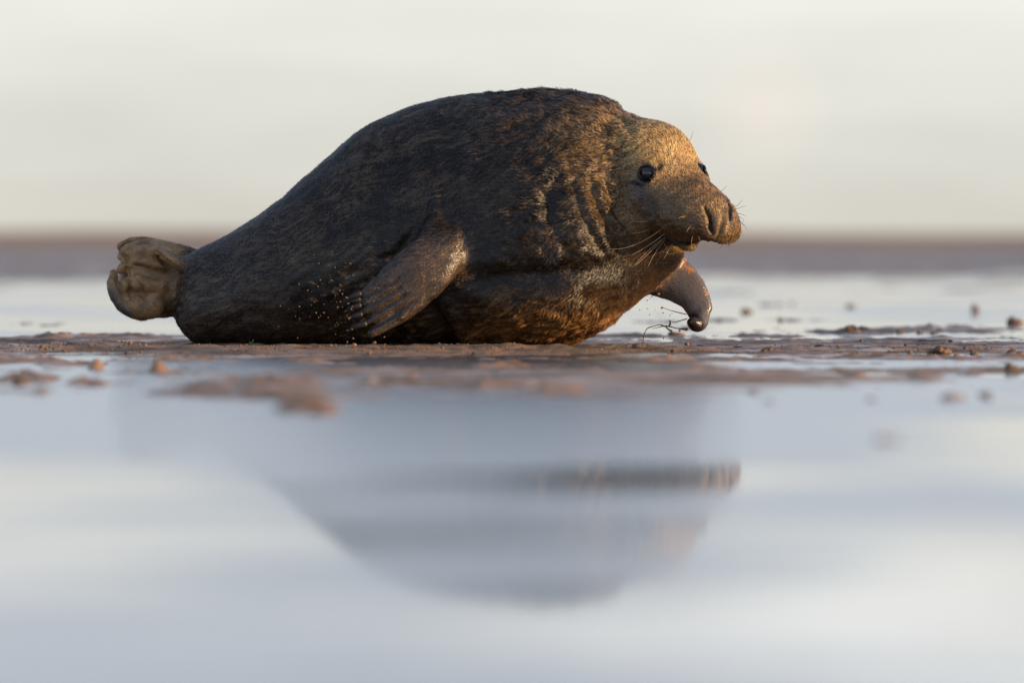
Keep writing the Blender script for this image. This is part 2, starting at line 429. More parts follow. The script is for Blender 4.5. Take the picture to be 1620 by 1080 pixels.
# whisker pads and lower jaw
for sd_ in (-1, 1):
    pieces.append(rounded([HP(.08, sd_ * .070, -.040), HP(.16, sd_ * .066, -.008), HP(.230, sd_ * .046, .030)], [.044, .047, .031]))
pieces.append(rounded([HP(.0, 0, -.10), HP(.10, 0, -.092), HP(.178, 0, -.080)], [[.07, .045], [.052, .034], [.032, .022]], flat=u_))
# brow ridges
for sd_ in (-1, 1):
    pieces.append(rounded([HP(-.06, sd_ * .118, .065), HP(.0, sd_ * .105, .070), HP(.05, sd_ * .085, .062)], [.032, .034, .026]))

# near front flipper (swept back), depth in front of the flank
def PP(l): return [P(*q) for q in l]
pieces.append(rounded(PP([(722, 322, -.16), (712, 366, -.31), (690, 405, -.385), (658, 437, -.408), (625, 467, -.42), (590, 493, -.425)]),
                      [[.07, .05], [.085, .055], [.090, .045], [.096, .032], [.092, .022], [.072, .014]], m=40, seg=24, flat=(0, 1, 0)))
digits = [((700, 440, -.41), (655, 487, -.425), (615, 513, -.432), (588, 527, -.432), .022, .016),
          ((690, 430, -.41), (645, 472, -.425), (605, 497, -.432), (580, 511, -.430), .018, .009),
          ((685, 425, -.41), (635, 462, -.425), (600, 482, -.430), (573, 495, -.428), .018, .008),
          ((680, 420, -.41), (630, 450, -.42), (597, 467, -.427), (570, 481, -.424), .018, .008),
          ((675, 412, -.405), (630, 434, -.415), (595, 452, -.420), (569, 465, -.420), .019, .008)]
for a, b_, c, d, r0, r1 in digits:
    pieces.append(rounded(PP([a, b_, c, d]), [r0, r0 * .95, (r0 + r1) / 2, r1], m=20, seg=12))
# far front flipper, reaching forward with its tip curled under
pieces.append(rounded(PP([(1000, 405, -.02), (1050, 432, -.04), (1077, 448, -.05), (1098, 471, -.06), (1108, 494, -.07)]),
                      [[.08, .05], [.082, .04], [.073, .032], [.054, .026], [.044, .022]], m=34, seg=20, flat=(0, 1, 0)))
pieces.append(rounded(PP([(1108, 488, -.06), (1110, 504, -.08), (1103, 514, -.11), (1095, 510, -.13)]), [.026, .028, .027, .020], m=14))
# hind flippers pressed sole to sole
def PR(l): return rounded(PP([q[:3] for q in l]), [q[3] * S for q in l], m=26, seg=20)
pieces += [PR([(330, 440, .20, 45), (285, 452, .20, 46), (252, 458, .20, 46), (222, 456, .20, 42)]),
           PR([(240, 482, .12, 24), (212, 482, .11, 22), (190, 466, .11, 16), (179, 448, .12, 11)]),
           PR([(225, 490, .22, 18), (200, 482, .24, 15), (182, 458, .25, 12), (180, 432, .26, 8)]),
           PR([(252, 452, .125, 20), (226, 446, .095, 17), (207, 448, .085, 13), (197, 458, .09, 10)]),
           PR([(250, 428, .125, 17), (222, 420, .10, 15), (202, 421, .095, 12), (190, 427, .10, 8)]),
           PR([(320, 418, .26, 22), (285, 408, .28, 22), (250, 401, .28, 22), (222, 396, .28, 18), (205, 397, .27, 14)]),
           PR([(266, 405, .15, 13), (237, 400, .115, 15), (213, 399, .11, 13), (195, 404, .12, 10)]),
           PR([(270, 395, .36, 12), (240, 386, .37, 11), (212, 383, .37, 9), (192, 391, .37, 8)]),
           PR([(296, 428, .09, 8), (275, 415, .075, 9), (258, 403, .08, 9), (246, 394, .09, 9)])]

allV, allF, off = [], [], 0
for V, F in pieces:
    allV += [tuple(v) for v in V]; allF += [tuple(i + off for i in fc) for fc in F]; off += len(V)
raw = bpy.data.meshes.new('raw'); raw.from_pydata(allV, [], allF); raw.update()
ro = bpy.data.objects.new('raw', raw); COL.objects.link(ro)
rm = ro.modifiers.new('r', 'REMESH'); rm.mode = 'VOXEL'; rm.voxel_size = .0048; rm.adaptivity = 0
dg = bpy.context.evaluated_depsgraph_get()
ev = ro.evaluated_get(dg); body_me = bpy.data.meshes.new_from_object(ev)
bpy.data.objects.remove(ro); bpy.data.meshes.remove(raw)
body_me.name = 'body'

nV = len(body_me.vertices)
V = np.empty(nV * 3, np.float32); body_me.vertices.foreach_get('co', V); V = V.reshape(-1, 3).astype(float)
E = np.empty(len(body_me.edges) * 2, np.int32); body_me.edges.foreach_get('vertices', E); E = E.reshape(-1, 2)
deg = np.bincount(E.ravel(), minlength=nV)[:, None]
def lap(Q):
    r = np.zeros_like(Q)
    for k in range(Q.shape[1]):
        r[:, k] = np.bincount(E[:, 0], Q[E[:, 1], k], nV) + np.bincount(E[:, 1], Q[E[:, 0], k], nV)
    return r / deg
def normals():
    body_me.vertices.foreach_set('co', V.astype(np.float32).ravel()); body_me.update()
    n = np.empty(nV * 3, np.float32); body_me.vertices.foreach_get('normal', n)
    return n.reshape(-1, 3).astype(float)
px, py = to_px(V)
# how much to smooth: joints of trunk, neck and arm a lot, digits and hind flippers little
fine = np.maximum.reduce([(px < 300).astype(float), ((px < 640) & (py > 440) & (V[:, 1] < -.38)).astype(float)])
hd = (V - C0) @ f
fine = np.maximum(fine, sstep(.02, .1, hd) * (np.abs((V - C0) @ s_) < .14) * (px > 1000))
fine = np.maximum(fine, ((px > 1060) & (py > 440)).astype(float) * .8)
fw = (1 - .9 * fine)[:, None]
for i in range(34):
    V += (lap(V) - V) * .8 * fw
nkm = (sstep(900, 950, px) * sstep(1045, 1000, px) * sstep(170, 200, py) * sstep(400, 350, py) * (V[:, 1] < .1))[:, None]
for i in range(130):
    V += (lap(V) - V) * .85 * nkm
for i in range(4):
    V += (lap(V) - V) * .6
NR = normals()
px, py = to_px(V)

def seg_dist(px, py, pts):
    d = np.full(len(px), 1e9); tt = np.zeros(len(px)); L = len(pts) - 1
    for i in range(L):
        a, b_ = np.array(pts[i], float), np.array(pts[i + 1], float)
        ab = b_ - a; t_ = np.clip(((px - a[0]) * ab[0] + (py - a[1]) * ab[1]) / (ab @ ab), 0, 1)
        dd = np.hypot(px - a[0] - t_ * ab[0], py - a[1] - t_ * ab[1])
        m_ = dd < d; d[m_] = dd[m_]; tt[m_] = (i + t_[m_]) / L
    return d, tt
def groove(pts, wpx, depth, side=True, taper=True):
    """depth in metres; negative = ridge"""
    global disp
    d, tt = seg_dist(px, py, pts)
    g = np.exp(-(d / wpx) ** 2) * (np.sin(np.pi * np.clip(tt * .9 + .05, 0, 1)) ** .6 if taper else 1)
    if side: g = g * sstep(.25, -.15, NR[:, 1])
    disp -= depth * 1.0 * g
disp = np.zeros(nV)
trunkm = sstep(300, 360, px) * (1 - sstep(980, 1040, px))
flipm = sstep(760, 735, px) * sstep(340, 410, py) * sstep(-.345, -.385, V[:, 1])
skin = trunkm * (1 - flipm)
wob = vnoise(V * 3.1, 3)
# broad muscle and blubber forms
disp += skin * .010 * fbm(V * np.array([3.2, 3.2, 4]), 3, 2)
# lumpy coat over the hump and neck, streaked along the hair
nk = sstep(640, 800, px) * (1 - sstep(985, 1030, px)) * sstep(470, 360, py)
disp += nk * .0100 * fbm(V * np.array([13, 10, 17]) + wob[:, None], 3, 9)
disp += nk * .0060 * fbm(V * np.array([30, 24, 38]) + wob[:, None], 2, 19)
disp += skin * (1 - nk) * .0035 * fbm(V * np.array([10, 8, 26]), 3, 29)
# fine diagonal hair furrows on the flank
fl = skin * (1 - nk) * sstep(360, 460, px)
q = (V[:, 0] * .55 - V[:, 2]) * 105 + 5.0 * fbm(V * 7, 2, 77)
disp += fl * .0011 * np.sin(q) * sstep(-.3, .3, vnoise(V * 16, 51))
# muddy wrinkles low on the flank
lw = skin * sstep(470, 520, py) * sstep(380, 430, px) * (1 - sstep(600, 640, px))
disp += lw * .0045 * np.abs(fbm(V * np.array([22, 20, 60]) + 2 * wob[:, None], 3, 83))
# clods of wet sand under the chest
cl = sstep(455, 530, py) * sstep(690, 740, px) * (1 - sstep(1000, 1040, px))
disp += cl * .011 * np.clip(fbm(V * np.array([36, 30, 44]), 2, 91), -.15, 1)
# named folds
groove([(868, 300), (872, 340), (892, 392)], 11, .017)
groove([(905, 262), (918, 320), (948, 392)], 8, .010)
groove([(936, 275), (948, 330), (990, 392)], 7, .011)
groove([(962, 292), (975, 335), (1008, 378)], 6, .011)
groove([(985, 262), (990, 310), (1018, 352)], 6, .007)
groove([(922, 290), (935, 340), (968, 398)], 7, -.008)
groove([(950, 285), (962, 330), (1000, 388)], 6, -.008)
groove([(818, 165), (832, 155), (850, 148)], 6, .010)
groove([(858, 156), (868, 166)], 5, .008)
groove([(800, 205), (825, 192), (845, 186)], 7, .008)
groove([(742, 188), (760, 175)], 6, .006)
groove([(712, 172), (724, 166)], 6, .006)
groove([(712, 285), (716, 330), (710, 365)], 8, .008)
groove([(738, 290), (742, 330), (732, 380)], 8, .007)
groove([(676, 300), (672, 340), (650, 375), (630, 400), (618, 412)], 8, .014)
groove([(690, 300), (690, 340), (668, 372)], 8, -.008)
groove([(483, 360), (496, 395), (505, 440)], 11, .009)
groove([(440, 380), (452, 430), (448, 480)], 14, .006)
groove([(548, 300), (560, 340), (566, 380)], 12, .005)
groove([(590, 250), (610, 300), (622, 350)], 14, .005)
groove([(460, 290), (520, 262), (575, 240)], 7, .004)
groove([(760, 300), (775, 350), (770, 400)], 12, .006)
groove([(800, 320), (822, 360), (830, 410)], 12, .006)
groove([(340, 520), (400, 500), (470, 512)], 10, .007)
groove([(745, 440), (830, 436), (930, 428), (1010, 415)], 16, .014)
groove([(722, 470), (790, 484), (870, 486), (930, 476)], 22, -.012)
groove([(680, 480), (705, 520), (728, 552)], 10, .024)
groove([(700, 470), (728, 512), (752, 548)], 12, -.014)
groove([(640, 505), (630, 530), (640, 552)], 22, .022)
# hind flippers: rays and folds
groove([(186, 400), (215, 418), (245, 425), (275, 432)], 4, .024)
groove([(196, 408), (200, 430), (205, 455), (212, 480)], 4, .020)
groove([(186, 440), (190, 465), (202, 488)], 4, .018)
groove([(190, 392), (215, 386), (240, 388)], 4, .018)
groove([(212, 436), (224, 455), (232, 480)], 4, .013)
groove([(246, 398), (262, 415), (280, 428)], 4, .020)
groove([(200, 425), (225, 428), (250, 440)], 5, .013)
rf = (px < 300).astype(float)
disp += rf * .005 * fbm(V * 16, 3, 15)
# near flipper: hollows between the digits, knuckle creases
for a, b_ in zip(digits[:-1], digits[1:]):
    pts = [((a[i][0] + b_[i][0]) / 2, (a[i][1] + b_[i][1]) / 2) for i in (1, 2, 3)]
    groove(pts, 2.8, .0062, taper=False)
disp += flipm * .0020 * fbm(V * np.array([24, 24, 24]), 3, 37)
groove([(664, 395), (690, 412), (716, 408)], 6, .005)
# head features
V += NR * disp[:, None]; disp[:] = 0; NR = normals(); px, py = to_px(V)
def dimple(p, r, depth):
    global disp
    disp -= depth * np.exp(-(((V - p) ** 2).sum(1)) / r ** 2)
tr = lambda: BVHTree.FromPolygons([tuple(v) for v in V], [tuple(q_.vertices) for q_ in body_me.polygons])
bvh = tr()
def hit(pxx, pyy):
    o = Vector((0, -D, CH)); d = Vector(P(pxx, pyy, 0)) - o; d.normalize()
    h = bvh.ray_cast(o, d)
    return (np.array(h[0]), np.array(h[1])) if h[0] is not None else (None, None)
eyeN, eyeNn = hit(1022, 275)
# the far eye sits mirrored on the head
dl = eyeN - C0
eyeF = C0 + f * (dl @ f) - s_ * (dl @ s_) + u_ * (dl @ u_)
hf_, _q = hit(1111, 270)
if hf_ is not None: eyeF = hf_ + s_ * .004
for e in (eyeN, eyeF):
    dimple(e, .030, .017 if e is eyeN else .008)
    dd = np.linalg.norm(V - e, axis=1)
    disp += .0075 * np.exp(-((dd - .031) / .0065) ** 2)          # lid rim
groove([(1036, 269), (1048, 265)], 3.0, .004)       # inner corner
groove([(1000, 262), (1015, 250), (1040, 248), (1060, 254)], 7, -.008)
groove([(985, 285), (1000, 292), (1014, 296)], 4, .004)
groove([(1020, 300), (1030, 325), (1036, 352)], 9, .007)
groove([(1062, 237), (1085, 246), (1104, 255)], 4, .005)
# nostrils
groove([(1116, 330), (1122, 339), (1125, 351), (1124, 360), (1128, 370)], 2.5, .030, side=False)
groove([(1151, 319), (1156, 330), (1155, 348)], 2.2, .018, side=False)
groove([(1133, 338), (1138, 350), (1132, 366)], 5.5, -.006, side=False)
groove([(1147, 335), (1150, 350), (1146, 366)], 4.0, -.006, side=False)
groove([(1141, 345), (1141, 360), (1134, 376)], 2.6, .009, side=False)
groove([(1110, 345), (1113, 366)], 7, -.004, side=False)
# mouth
groove([(1034, 370), (1055, 378), (1078, 385), (1102, 387)], 3.0, .014)
groove([(1070, 394), (1090, 396), (1108, 391)], 4, -.004)
# ear fold, throat folds
groove([(970, 232), (976, 240), (984, 236)], 4, .010); groove([(966, 226), (975, 230)], 4, -.005)
groove([(976, 250), (978, 264)], 4, .006)
groove([(945, 210), (940, 215)], 4, .006)
pad = sstep(.06, .12, (V - C0) @ f) * (1 - sstep(.27, .3, (V - C0) @ f)) * sstep(.02, -.02, (V - C0) @ u_) * sstep(-.12, -.09, (V - C0) @ u_)
disp += pad * .0028 * vnoise(V * 62, 71)
for qx, qy in [(1060, 352), (1071, 350), (1083, 352), (1095, 355), (1106, 360), (1056, 362), (1067, 362), (1079, 364), (1091, 367), (1103, 371), (1063, 372), (1075, 375), (1088, 378), (1066, 341), (1078, 341), (1090, 344)]:
    hq, _q = hit(qx, qy)
    if hq is not None: dimple(hq, .0055, .006)
hm = sstep(.10, -.02, np.abs(hd := (V - C0) @ f) - .25) * (px > 985)
disp += hm * .0022 * fbm(V * 22, 3, 33)
V += NR * disp[:, None]
V += (lap(V) - V) * .35
# nothing sinks below the sand it rests on
V[:, 2] = np.maximum(V[:, 2], -.012)
NR = normals(); px, py = to_px(V)
body_me.polygons.foreach_set('use_smooth', np.ones(len(body_me.polygons), bool))

# colour of coat and of the mud stuck on it
def mixc(C, c, m_): return C * (1 - m_[:, None]) + np.array(c)[None] * m_[:, None]
n_a = fbm(V * 6, 4, 101); n_b = fbm(V * 22, 3, 111); n_c = fbm(V * np.array([60, 60, 60]), 2, 121)
C = np.tile(np.array([.050, .033, .021]), (nV, 1))
C = mixc(C, (.011, .008, .008), sstep(-.08, .2, n_a) * .85)
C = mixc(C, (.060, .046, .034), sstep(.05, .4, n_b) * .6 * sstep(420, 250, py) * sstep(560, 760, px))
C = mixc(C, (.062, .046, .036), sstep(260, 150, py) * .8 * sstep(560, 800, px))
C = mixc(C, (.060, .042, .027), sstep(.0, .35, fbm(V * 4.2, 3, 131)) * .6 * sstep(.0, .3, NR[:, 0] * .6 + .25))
# hindquarters: neutral dark grey
C = mixc(C, (.056, .041, .030), sstep(470, 380, px) * .8)
headf = (V - C0) @ f; headu = (V - C0) @ u_; heads = (V - C0) @ s_
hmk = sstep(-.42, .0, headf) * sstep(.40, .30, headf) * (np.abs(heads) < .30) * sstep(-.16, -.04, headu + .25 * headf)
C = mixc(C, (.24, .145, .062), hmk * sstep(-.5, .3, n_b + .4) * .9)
C = mixc(C, (.58, .35, .135), hmk * sstep(.01, .11, headu) * sstep(.12, -.02, headf) * .8)  # forehead lightened: golden sun highlight painted into the coat colour
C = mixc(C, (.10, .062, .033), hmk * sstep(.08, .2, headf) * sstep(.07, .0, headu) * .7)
# grey patch under the eye, dark rim of the eyes
pd, _ = seg_dist(px, py, [(1010, 292), (1024, 315), (1032, 345)])
C = mixc(C, (.075, .078, .088), np.exp(-(pd / 12) ** 2) * (NR[:, 1] < .2) * .9)
for e in (eyeN, eyeF):
    dd = np.linalg.norm(V - e, axis=1)
    C = mixc(C, (.010, .008, .009), sstep(.038, .027, dd))
pd, _ = seg_dist(px, py, [(1034, 271), (1048, 265)]); C = mixc(C, (.010, .008, .009), sstep(6, 2, pd)); pd, _ = seg_dist(px, py, [(996, 286), (1006, 291), (1018, 296)]); C = mixc(C, (.02, .015, .014), sstep(5, 1, pd) * .7)
for pl in ([(1116, 330), (1122, 339), (1125, 351), (1124, 360), (1128, 370)], [(1151, 319), (1156, 330), (1155, 348)]):
    pd, _ = seg_dist(px, py, pl); C = mixc(C, (.004, .003, .003), sstep(3.4, 1.2, pd))
pd, _ = seg_dist(px, py, [(1034, 372), (1055, 378), (1080, 386), (1105, 388), (1128, 384)]); C = mixc(C, (.008, .006, .005), sstep(5, 2, pd) * (py > 360))
pd, _ = seg_dist(px, py, [(1070, 395), (1090, 397), (1112, 391)]); C = mixc(C, (.30, .19, .07), np.exp(-(pd / 5) ** 2) * .8)  # yellow light along the lower jaw, painted as a stripe of colour
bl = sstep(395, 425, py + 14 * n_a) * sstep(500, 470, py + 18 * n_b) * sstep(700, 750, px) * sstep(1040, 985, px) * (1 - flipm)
C = mixc(C, (.012, .009, .008), bl * .85)  # near-black band: shade of the mid-chest painted into the coat colour
# sand plastered under chest
C = mixc(C, (.34, .17, .055), sstep(440, 535, py + 22 * n_b) * sstep(700, 800, px) * (1 - .3 * sstep(0, .4, n_a)) * .9 * sstep(1090, 1050, px))
C = mixc(C, (.12, .065, .030), sstep(500, 545, py + 15 * n_b) * sstep(460, 540, px) * .6)
cm_ = (sstep(890, 930, px) * sstep(1050, 1015, px) * sstep(150, 180, py))[:, None] * (eyed0 := sstep(.05, .08, np.linalg.norm(V - eyeN, axis=1)))[:, None]
for i in range(60): C = C + (lap(C) - C) * .8 * cm_
C = np.where(cm_ > .3, C * (1 + .35 * n_b[:, None] * cm_), C)
# near flipper muddy brown
C = mixc(C, (.055, .040, .032), flipm * .85); C = mixc(C, (.11, .064, .034), flipm * sstep(-.05, .35, n_b + .5 * n_a) * .6)
# far flipper: slick grey, clay blotches
ff = ((px > 1038) & (py > 408) & (V[:, 1] > -.16) & (headf < .02 * 0 + 9) & (headu < -.19)).astype(float)
C = mixc(C, (.12, .10, .095), ff); C = mixc(C, (.36, .16, .06), ff * sstep(.20, .30, n_b) * (py < 478))
C = mixc(C, (.020, .013, .010), ff * sstep(22, 15, np.hypot(px - 1096, (py - 513) * 1.1)))
# hind flippers tan
hf = rf * sstep(296, 262, px + .25 * (py - 450))
C = mixc(C, (.38, .225, .105), hf * (1 - .45 * sstep(0, .35, n_b)))
C = mixc(C, (.09, .085, .085), np.exp(-(seg_dist(px, py, [(176, 462), (186, 484), (204, 497)])[0] / 9) ** 2) * rf)
# dried clay specks
sp = sstep(.42, .5, n_c) * sstep(360, 420, py) * skin * sstep(440, 520, px) * (1 - sstep(640, 700, px))
C = mixc(C, (.30, .19, .10), sp * .7)
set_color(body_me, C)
wetv = np.clip(ff + .45 * flipm + .5 * lw, 0, 1)
wa = body_me.attributes.new('wet', 'FLOAT', 'POINT'); wa.data.foreach_set('value', wetv.astype(np.float32))

m_skin, t, b = principled('seal_skin', (.03, .02, .02), .42, .5)
at = N(t, 'ShaderNodeAttribute', attribute_name='tint')
t.links.new(at.outputs['Color'], b.inputs['Base Color'])
aw = N(t, 'ShaderNodeAttribute', attribute_name='wet'); wr = N(t, 'ShaderNodeMapRange'); wr.inputs['To Min'].default_value = .46; wr.inputs['To Max'].default_value = .16
t.links.new(aw.outputs['Fac'], wr.inputs[0]); t.links.new(wr.outputs[0], b.inputs['Roughness'])
tcn = N(t, 'ShaderNodeTexCoord')
n1 = N(t, 'ShaderNodeTexNoise'); n1.inputs['Scale'].default_value = 230; n1.inputs['Detail'].default_value = 2
mpn = N(t, 'ShaderNodeMapping'); mpn.inputs['Scale'].default_value = (.35, 1, 1); mpn.inputs['Rotation'].default_value = (0, R(28), 0)
t.links.new(tcn.outputs['Object'], mpn.inputs[0]); t.links.new(mpn.outputs[0], n1.inputs['Vector'])
bp = N(t, 'ShaderNodeBump'); bp.inputs['Strength'].default_value = .6; bp.inputs['Distance'].default_value = .003
t.links.new(n1.outputs[0], bp.inputs['Height']); t.links.new(bp.outputs[0], b.inputs['Normal'])
seal = empty('grey_seal', (0, 0, 0), label='dark brown grey seal heaving itself across wet mud, head raised and one fore flipper lifted', category='seal')
body_me.materials.clear()
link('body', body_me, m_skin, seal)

# ------------------------------------------------------------------ fur (real blades)
body_me.calc_loop_triangles()
nt_ = len(body_me.loop_triangles); T = np.empty(nt_ * 3, np.int32); body_me.loop_triangles.foreach_get('vertices', T); T = T.reshape(-1, 3)
a, b_, c = V[T[:, 0]], V[T[:, 1]], V[T[:, 2]]
ar = np.linalg.norm(np.cross(b_ - a, c - a), axis=1) / 2
tl = T[:, 0]
# density: thin on flippers, none in the eyes or underneath
dens = np.ones(nV)
eyed = np.minimum(np.linalg.norm(V - eyeN, axis=1), np.linalg.norm(V - eyeF, axis=1))
dens *= sstep(.030, .038, eyed)
dens *= (1 - .85 * ff) * (1 - .45 * flipm) * (1 - .6 * lw)
dens *= np.where(V[:, 2] < .012, 0, 1)
dens *= 1 + .8 * sstep(-.1, .1, headf) * (px > 1000)
npx = sstep(5, 2.5, np.minimum(seg_dist(px, py, [(1118, 331), (1124, 354), (1127, 370)])[0], seg_dist(px, py, [(1156, 324), (1155, 352)])[0]))
noseb = sstep(1120, 1128, px) * sstep(328, 340, py) * sstep(378, 368, py) * sstep(1160, 1150, px)
dens *= 1 - np.clip(npx + noseb * .9, 0, 1)
wt = ar * dens[tl]
NF = 380000
ti = rng.choice(nt_, NF, p=wt / wt.sum())
r1_, r2_ = np.sqrt(rng.random(NF)), rng.random(NF)
wA, wB, wC = 1 - r1_, r1_ * (1 - r2_), r1_ * r2_
def bary(Q): return Q[T[ti, 0]] * wA[:, None] + Q[T[ti, 1]] * wB[:, None] + Q[T[ti, 2]] * wC[:, None]
Pf, Nf, Cf = bary(V), bary(NR), bary(C)
Nf /= np.linalg.norm(Nf, axis=1)[:, None]
attr = bary(np.stack([px, py, headf, flipm, ff, hf], 1))
fx, fy, fh, ffl, fff, fhf = attr.T
# direction the hair lies: towards the tail, sagging on the flanks; on the head away from the nose
flow = np.tile(np.array([-1.0, 0.1, -.28]), (NF, 1))
flow[:, 2] -= .35 * sstep(300, 500, fy) * sstep(900, 1000, fx)
hk = sstep(-.22, .0, fh) * sstep(980, 1020, fx)
flow = flow * (1 - hk[:, None]) + (-f)[None] * hk[:, None]
flk = np.clip(ffl, 0, 1)[:, None]; flow = flow * (1 - flk) + np.array([-.8, 0, -.6])[None] * flk
flow[:, 0] += .32 * fbm(Pf * 5, 2, 201); flow[:, 2] += .45 * fbm(Pf * 5, 2, 211); 
neckz = (sstep(700, 860, fx) * sstep(1010, 960, fx))[:, None]
flow += neckz * np.stack([vnoise(Pf * 16, 221), vnoise(Pf * 16, 223), vnoise(Pf * 16, 227)], 1) * .95
Dt = flow - (flow * Nf).sum(1)[:, None] * Nf
Dt /= np.linalg.norm(Dt, axis=1)[:, None] + 1e-9
Dt += rng.normal(0, .13, (NF, 3)); 
ln = .0095 * (.6 + .8 * rng.random(NF))
ln *= 1 + .35 * neckz[:, 0]; ln *= 1 - .28 * hk * sstep(-.1, .1, fh); ln *= 1 - .45 * flk[:, 0]; ln *= 1 - .5 * np.clip(fff, 0, 1)
ln *= 1 - .25 * sstep(480, 400, fx) * (1 - np.clip(fhf, 0, 1)); ln *= 1 - .45 * np.clip(fhf, 0, 1)
raise_ = .14 + .10 * rng.random(NF) + .18 * sstep(-.1, .4, vnoise(Pf * 24, 231)) * (neckz[:, 0] * .8 + .3)
raise_ *= np.where(flk[:, 0] > .5, .5, 1)
al = Pf[:, 0] * .93 + Pf[:, 2] * .36; ac = Pf[:, 2] * .93 - Pf[:, 0] * .36
streak = fbm(np.stack([al * 32 + 3 * vnoise(Pf * 9, 5), Pf[:, 1] * 40, ac * 120 + 2.2 * vnoise(Pf * 11, 6)], 1), 2, 303)
raise_ += .30 * np.clip(streak, -.2, .6)
wd = .0008 + .0007 * rng.random(NF)
# wet clumping: tips drawn to shared points
cell = .011
cid = np.floor(Pf / cell)
jit = np.stack([hash3(cid[:, 0].astype(np.int64), cid[:, 1].astype(np.int64), cid[:, 2].astype(np.int64), k) for k in (5, 6, 7)], 1)
cc = (cid + .5 + .3 * jit) * cell
tip = Pf + Dt * ln[:, None] + Nf * (ln * raise_)[:, None]
clump = cc + Dt * (ln * 1.1)[:, None] + Nf * (ln * raise_ * .9)[:, None]
dv = clump - Pf; dv -= (dv * Nf).sum(1)[:, None] * Nf
tip = tip * .60 + (Pf + dv + Nf * (ln * raise_)[:, None]) * .40
mid = Pf * .5 + tip * .5 + Nf * (ln * .10)[:, None]
Sd = np.cross(Nf, Dt); Sd /= np.linalg.norm(Sd, axis=1)[:, None] + 1e-9
wv = Sd * wd[:, None]
base = Pf - Nf * .0008
FV = np.stack([base - wv, base + wv, mid + wv * .8, mid - wv * .8, tip], 1).reshape(-1, 3)
o5 = np.arange(NF)[:, None] * 5
FT = np.concatenate([o5 + np.array([[0, 1, 2]]), o5 + np.array([[0, 2, 3]]), o5 + np.array([[3, 2, 4]])], 0)
fur_me = mesh_np('fur', FV, FT)
shade = (.25 + 1.5 * rng.random(NF) ** 2 + (1.1 + 1.5 * sstep(820, 700, fx)) * streak)[:, None]
shade = np.maximum(shade, .15)
un = np.clip(.8 * np.clip(fhf, 0, 1) + .32 * hk, 0, 1)[:, None]
shade = shade * (1 - un) + (.85 + .35 * rng.random((NF, 1))) * un
tipc = np.clip(Cf * shade * 1.0, 0, .6)
mudt = (rng.random(NF) < .13 - .08 * neckz[:, 0])[:, None] * np.array([[.10, .06, .03]])
tc_ = np.clip(tipc * (1.9 - .7 * un - .5 * neckz) + mudt, 0, .7)
FC = np.stack([tipc * .8, tipc * .8, tipc, tipc, tc_], 1).reshape(-1, 3)
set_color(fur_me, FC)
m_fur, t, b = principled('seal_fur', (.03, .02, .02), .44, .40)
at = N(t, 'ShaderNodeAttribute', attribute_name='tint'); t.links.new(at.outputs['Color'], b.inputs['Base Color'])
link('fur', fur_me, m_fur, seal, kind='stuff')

# ------------------------------------------------------------------ eyes, claws, whiskers
m_eye, _, _ = principled('eye_dark', (.008, .007, .009), .06, .7)
m_lid, _, _ = principled('eyelid_skin', (.012, .010, .011), .35, .5)
import bmesh
def uvs(r, seg=32, rings=20):
    bm = bmesh.new(); bmesh.ops.create_uvsphere(bm, u_segments=seg, v_segments=rings, radius=r)
    me = bpy.data.meshes.new('eye'); bm.to_mesh(me); bm.free()
    me.polygons.foreach_set('use_smooth', [True] * len(me.polygons)); return me
eye_me = uvs(.0228)
for e, sgn in ((eyeN, -1), (eyeF, 1)):
    nrm = s_ * sgn * .9 + f * .35 + u_ * .15; nrm /= np.linalg.norm(nrm)
    eo = link('eye', eye_me, m_eye, seal); eo.location = e - nrm * .0155
    # lid: a soft torus around the ball
    aa = np.cross(nrm, (0, 0, 1)); aa /= np.linalg.norm(aa); bb = np.cross(aa, nrm)
    LV, LF = [], []
    for i in range(36):
        an = 2 * math.pi * i / 36
        rr = .0214 + .002 * math.cos(2 * an)
        for j in range(10):
            bn = 2 * math.pi * j / 10
            r2 = rr + .0042 * math.cos(bn)
            LV.append(e - nrm * (.005 - .0042 * math.sin(bn)) + aa * r2 * math.cos(an) * 1.08 + bb * r2 * math.sin(an) * .84)
    for i in range(36):
        for j in range(10):
            LF.append((i * 10 + j, ((i + 1) % 36) * 10 + j, ((i + 1) % 36) * 10 + (j + 1) % 10, i * 10 + (j + 1) % 10))
    link('eyelid', mesh_from('eyelid', LV, LF), m_lid, seal)

m_claw, _, _ = principled('claw_horn', (.016, .015, .018), .5, .35)
def spike(p0, p1, p2, r):
    A = resample([p0, p1, p2], 8); rr = r * np.array([1, .97, .9, .8, .66, .48, .28, .06])
    return tube(A, np.stack([rr, rr * .7], 1), 10)
claws = [((584, 529, -.436), (570, 536, -.440), (572, 534, -.44), 0), ]
cl_ends = [((580, 511), (563, 516), (547, 525), .0105), ((573, 496), (560, 500), (545, 506), .0095), ((571, 482), (558, 486), (542, 494), .0095),
           ((570, 473), (559, 476), (545, 479), .008), ((571, 463), (557, 469), (538, 478), .0095)]
for a, b_, c, r in cl_ends:
    vv, ff_ = spike(P(*a, -.432), P(*b_, -.438), P(*c, -.434), r)
    link('claw', mesh_from('claw', vv, ff_), m_claw, seal)
for a, b_, c in (((210, 404), (203, 401), (196, 400)), ((190, 448), (184, 458), (181, 470)), ((199, 440), (204, 446), (206, 454))):
    vv, ff_ = spike(P(*a, .12), P(*b_, .105), P(*c, .11), .006)
    link('claw', mesh_from('claw', vv, ff_), m_claw, seal)

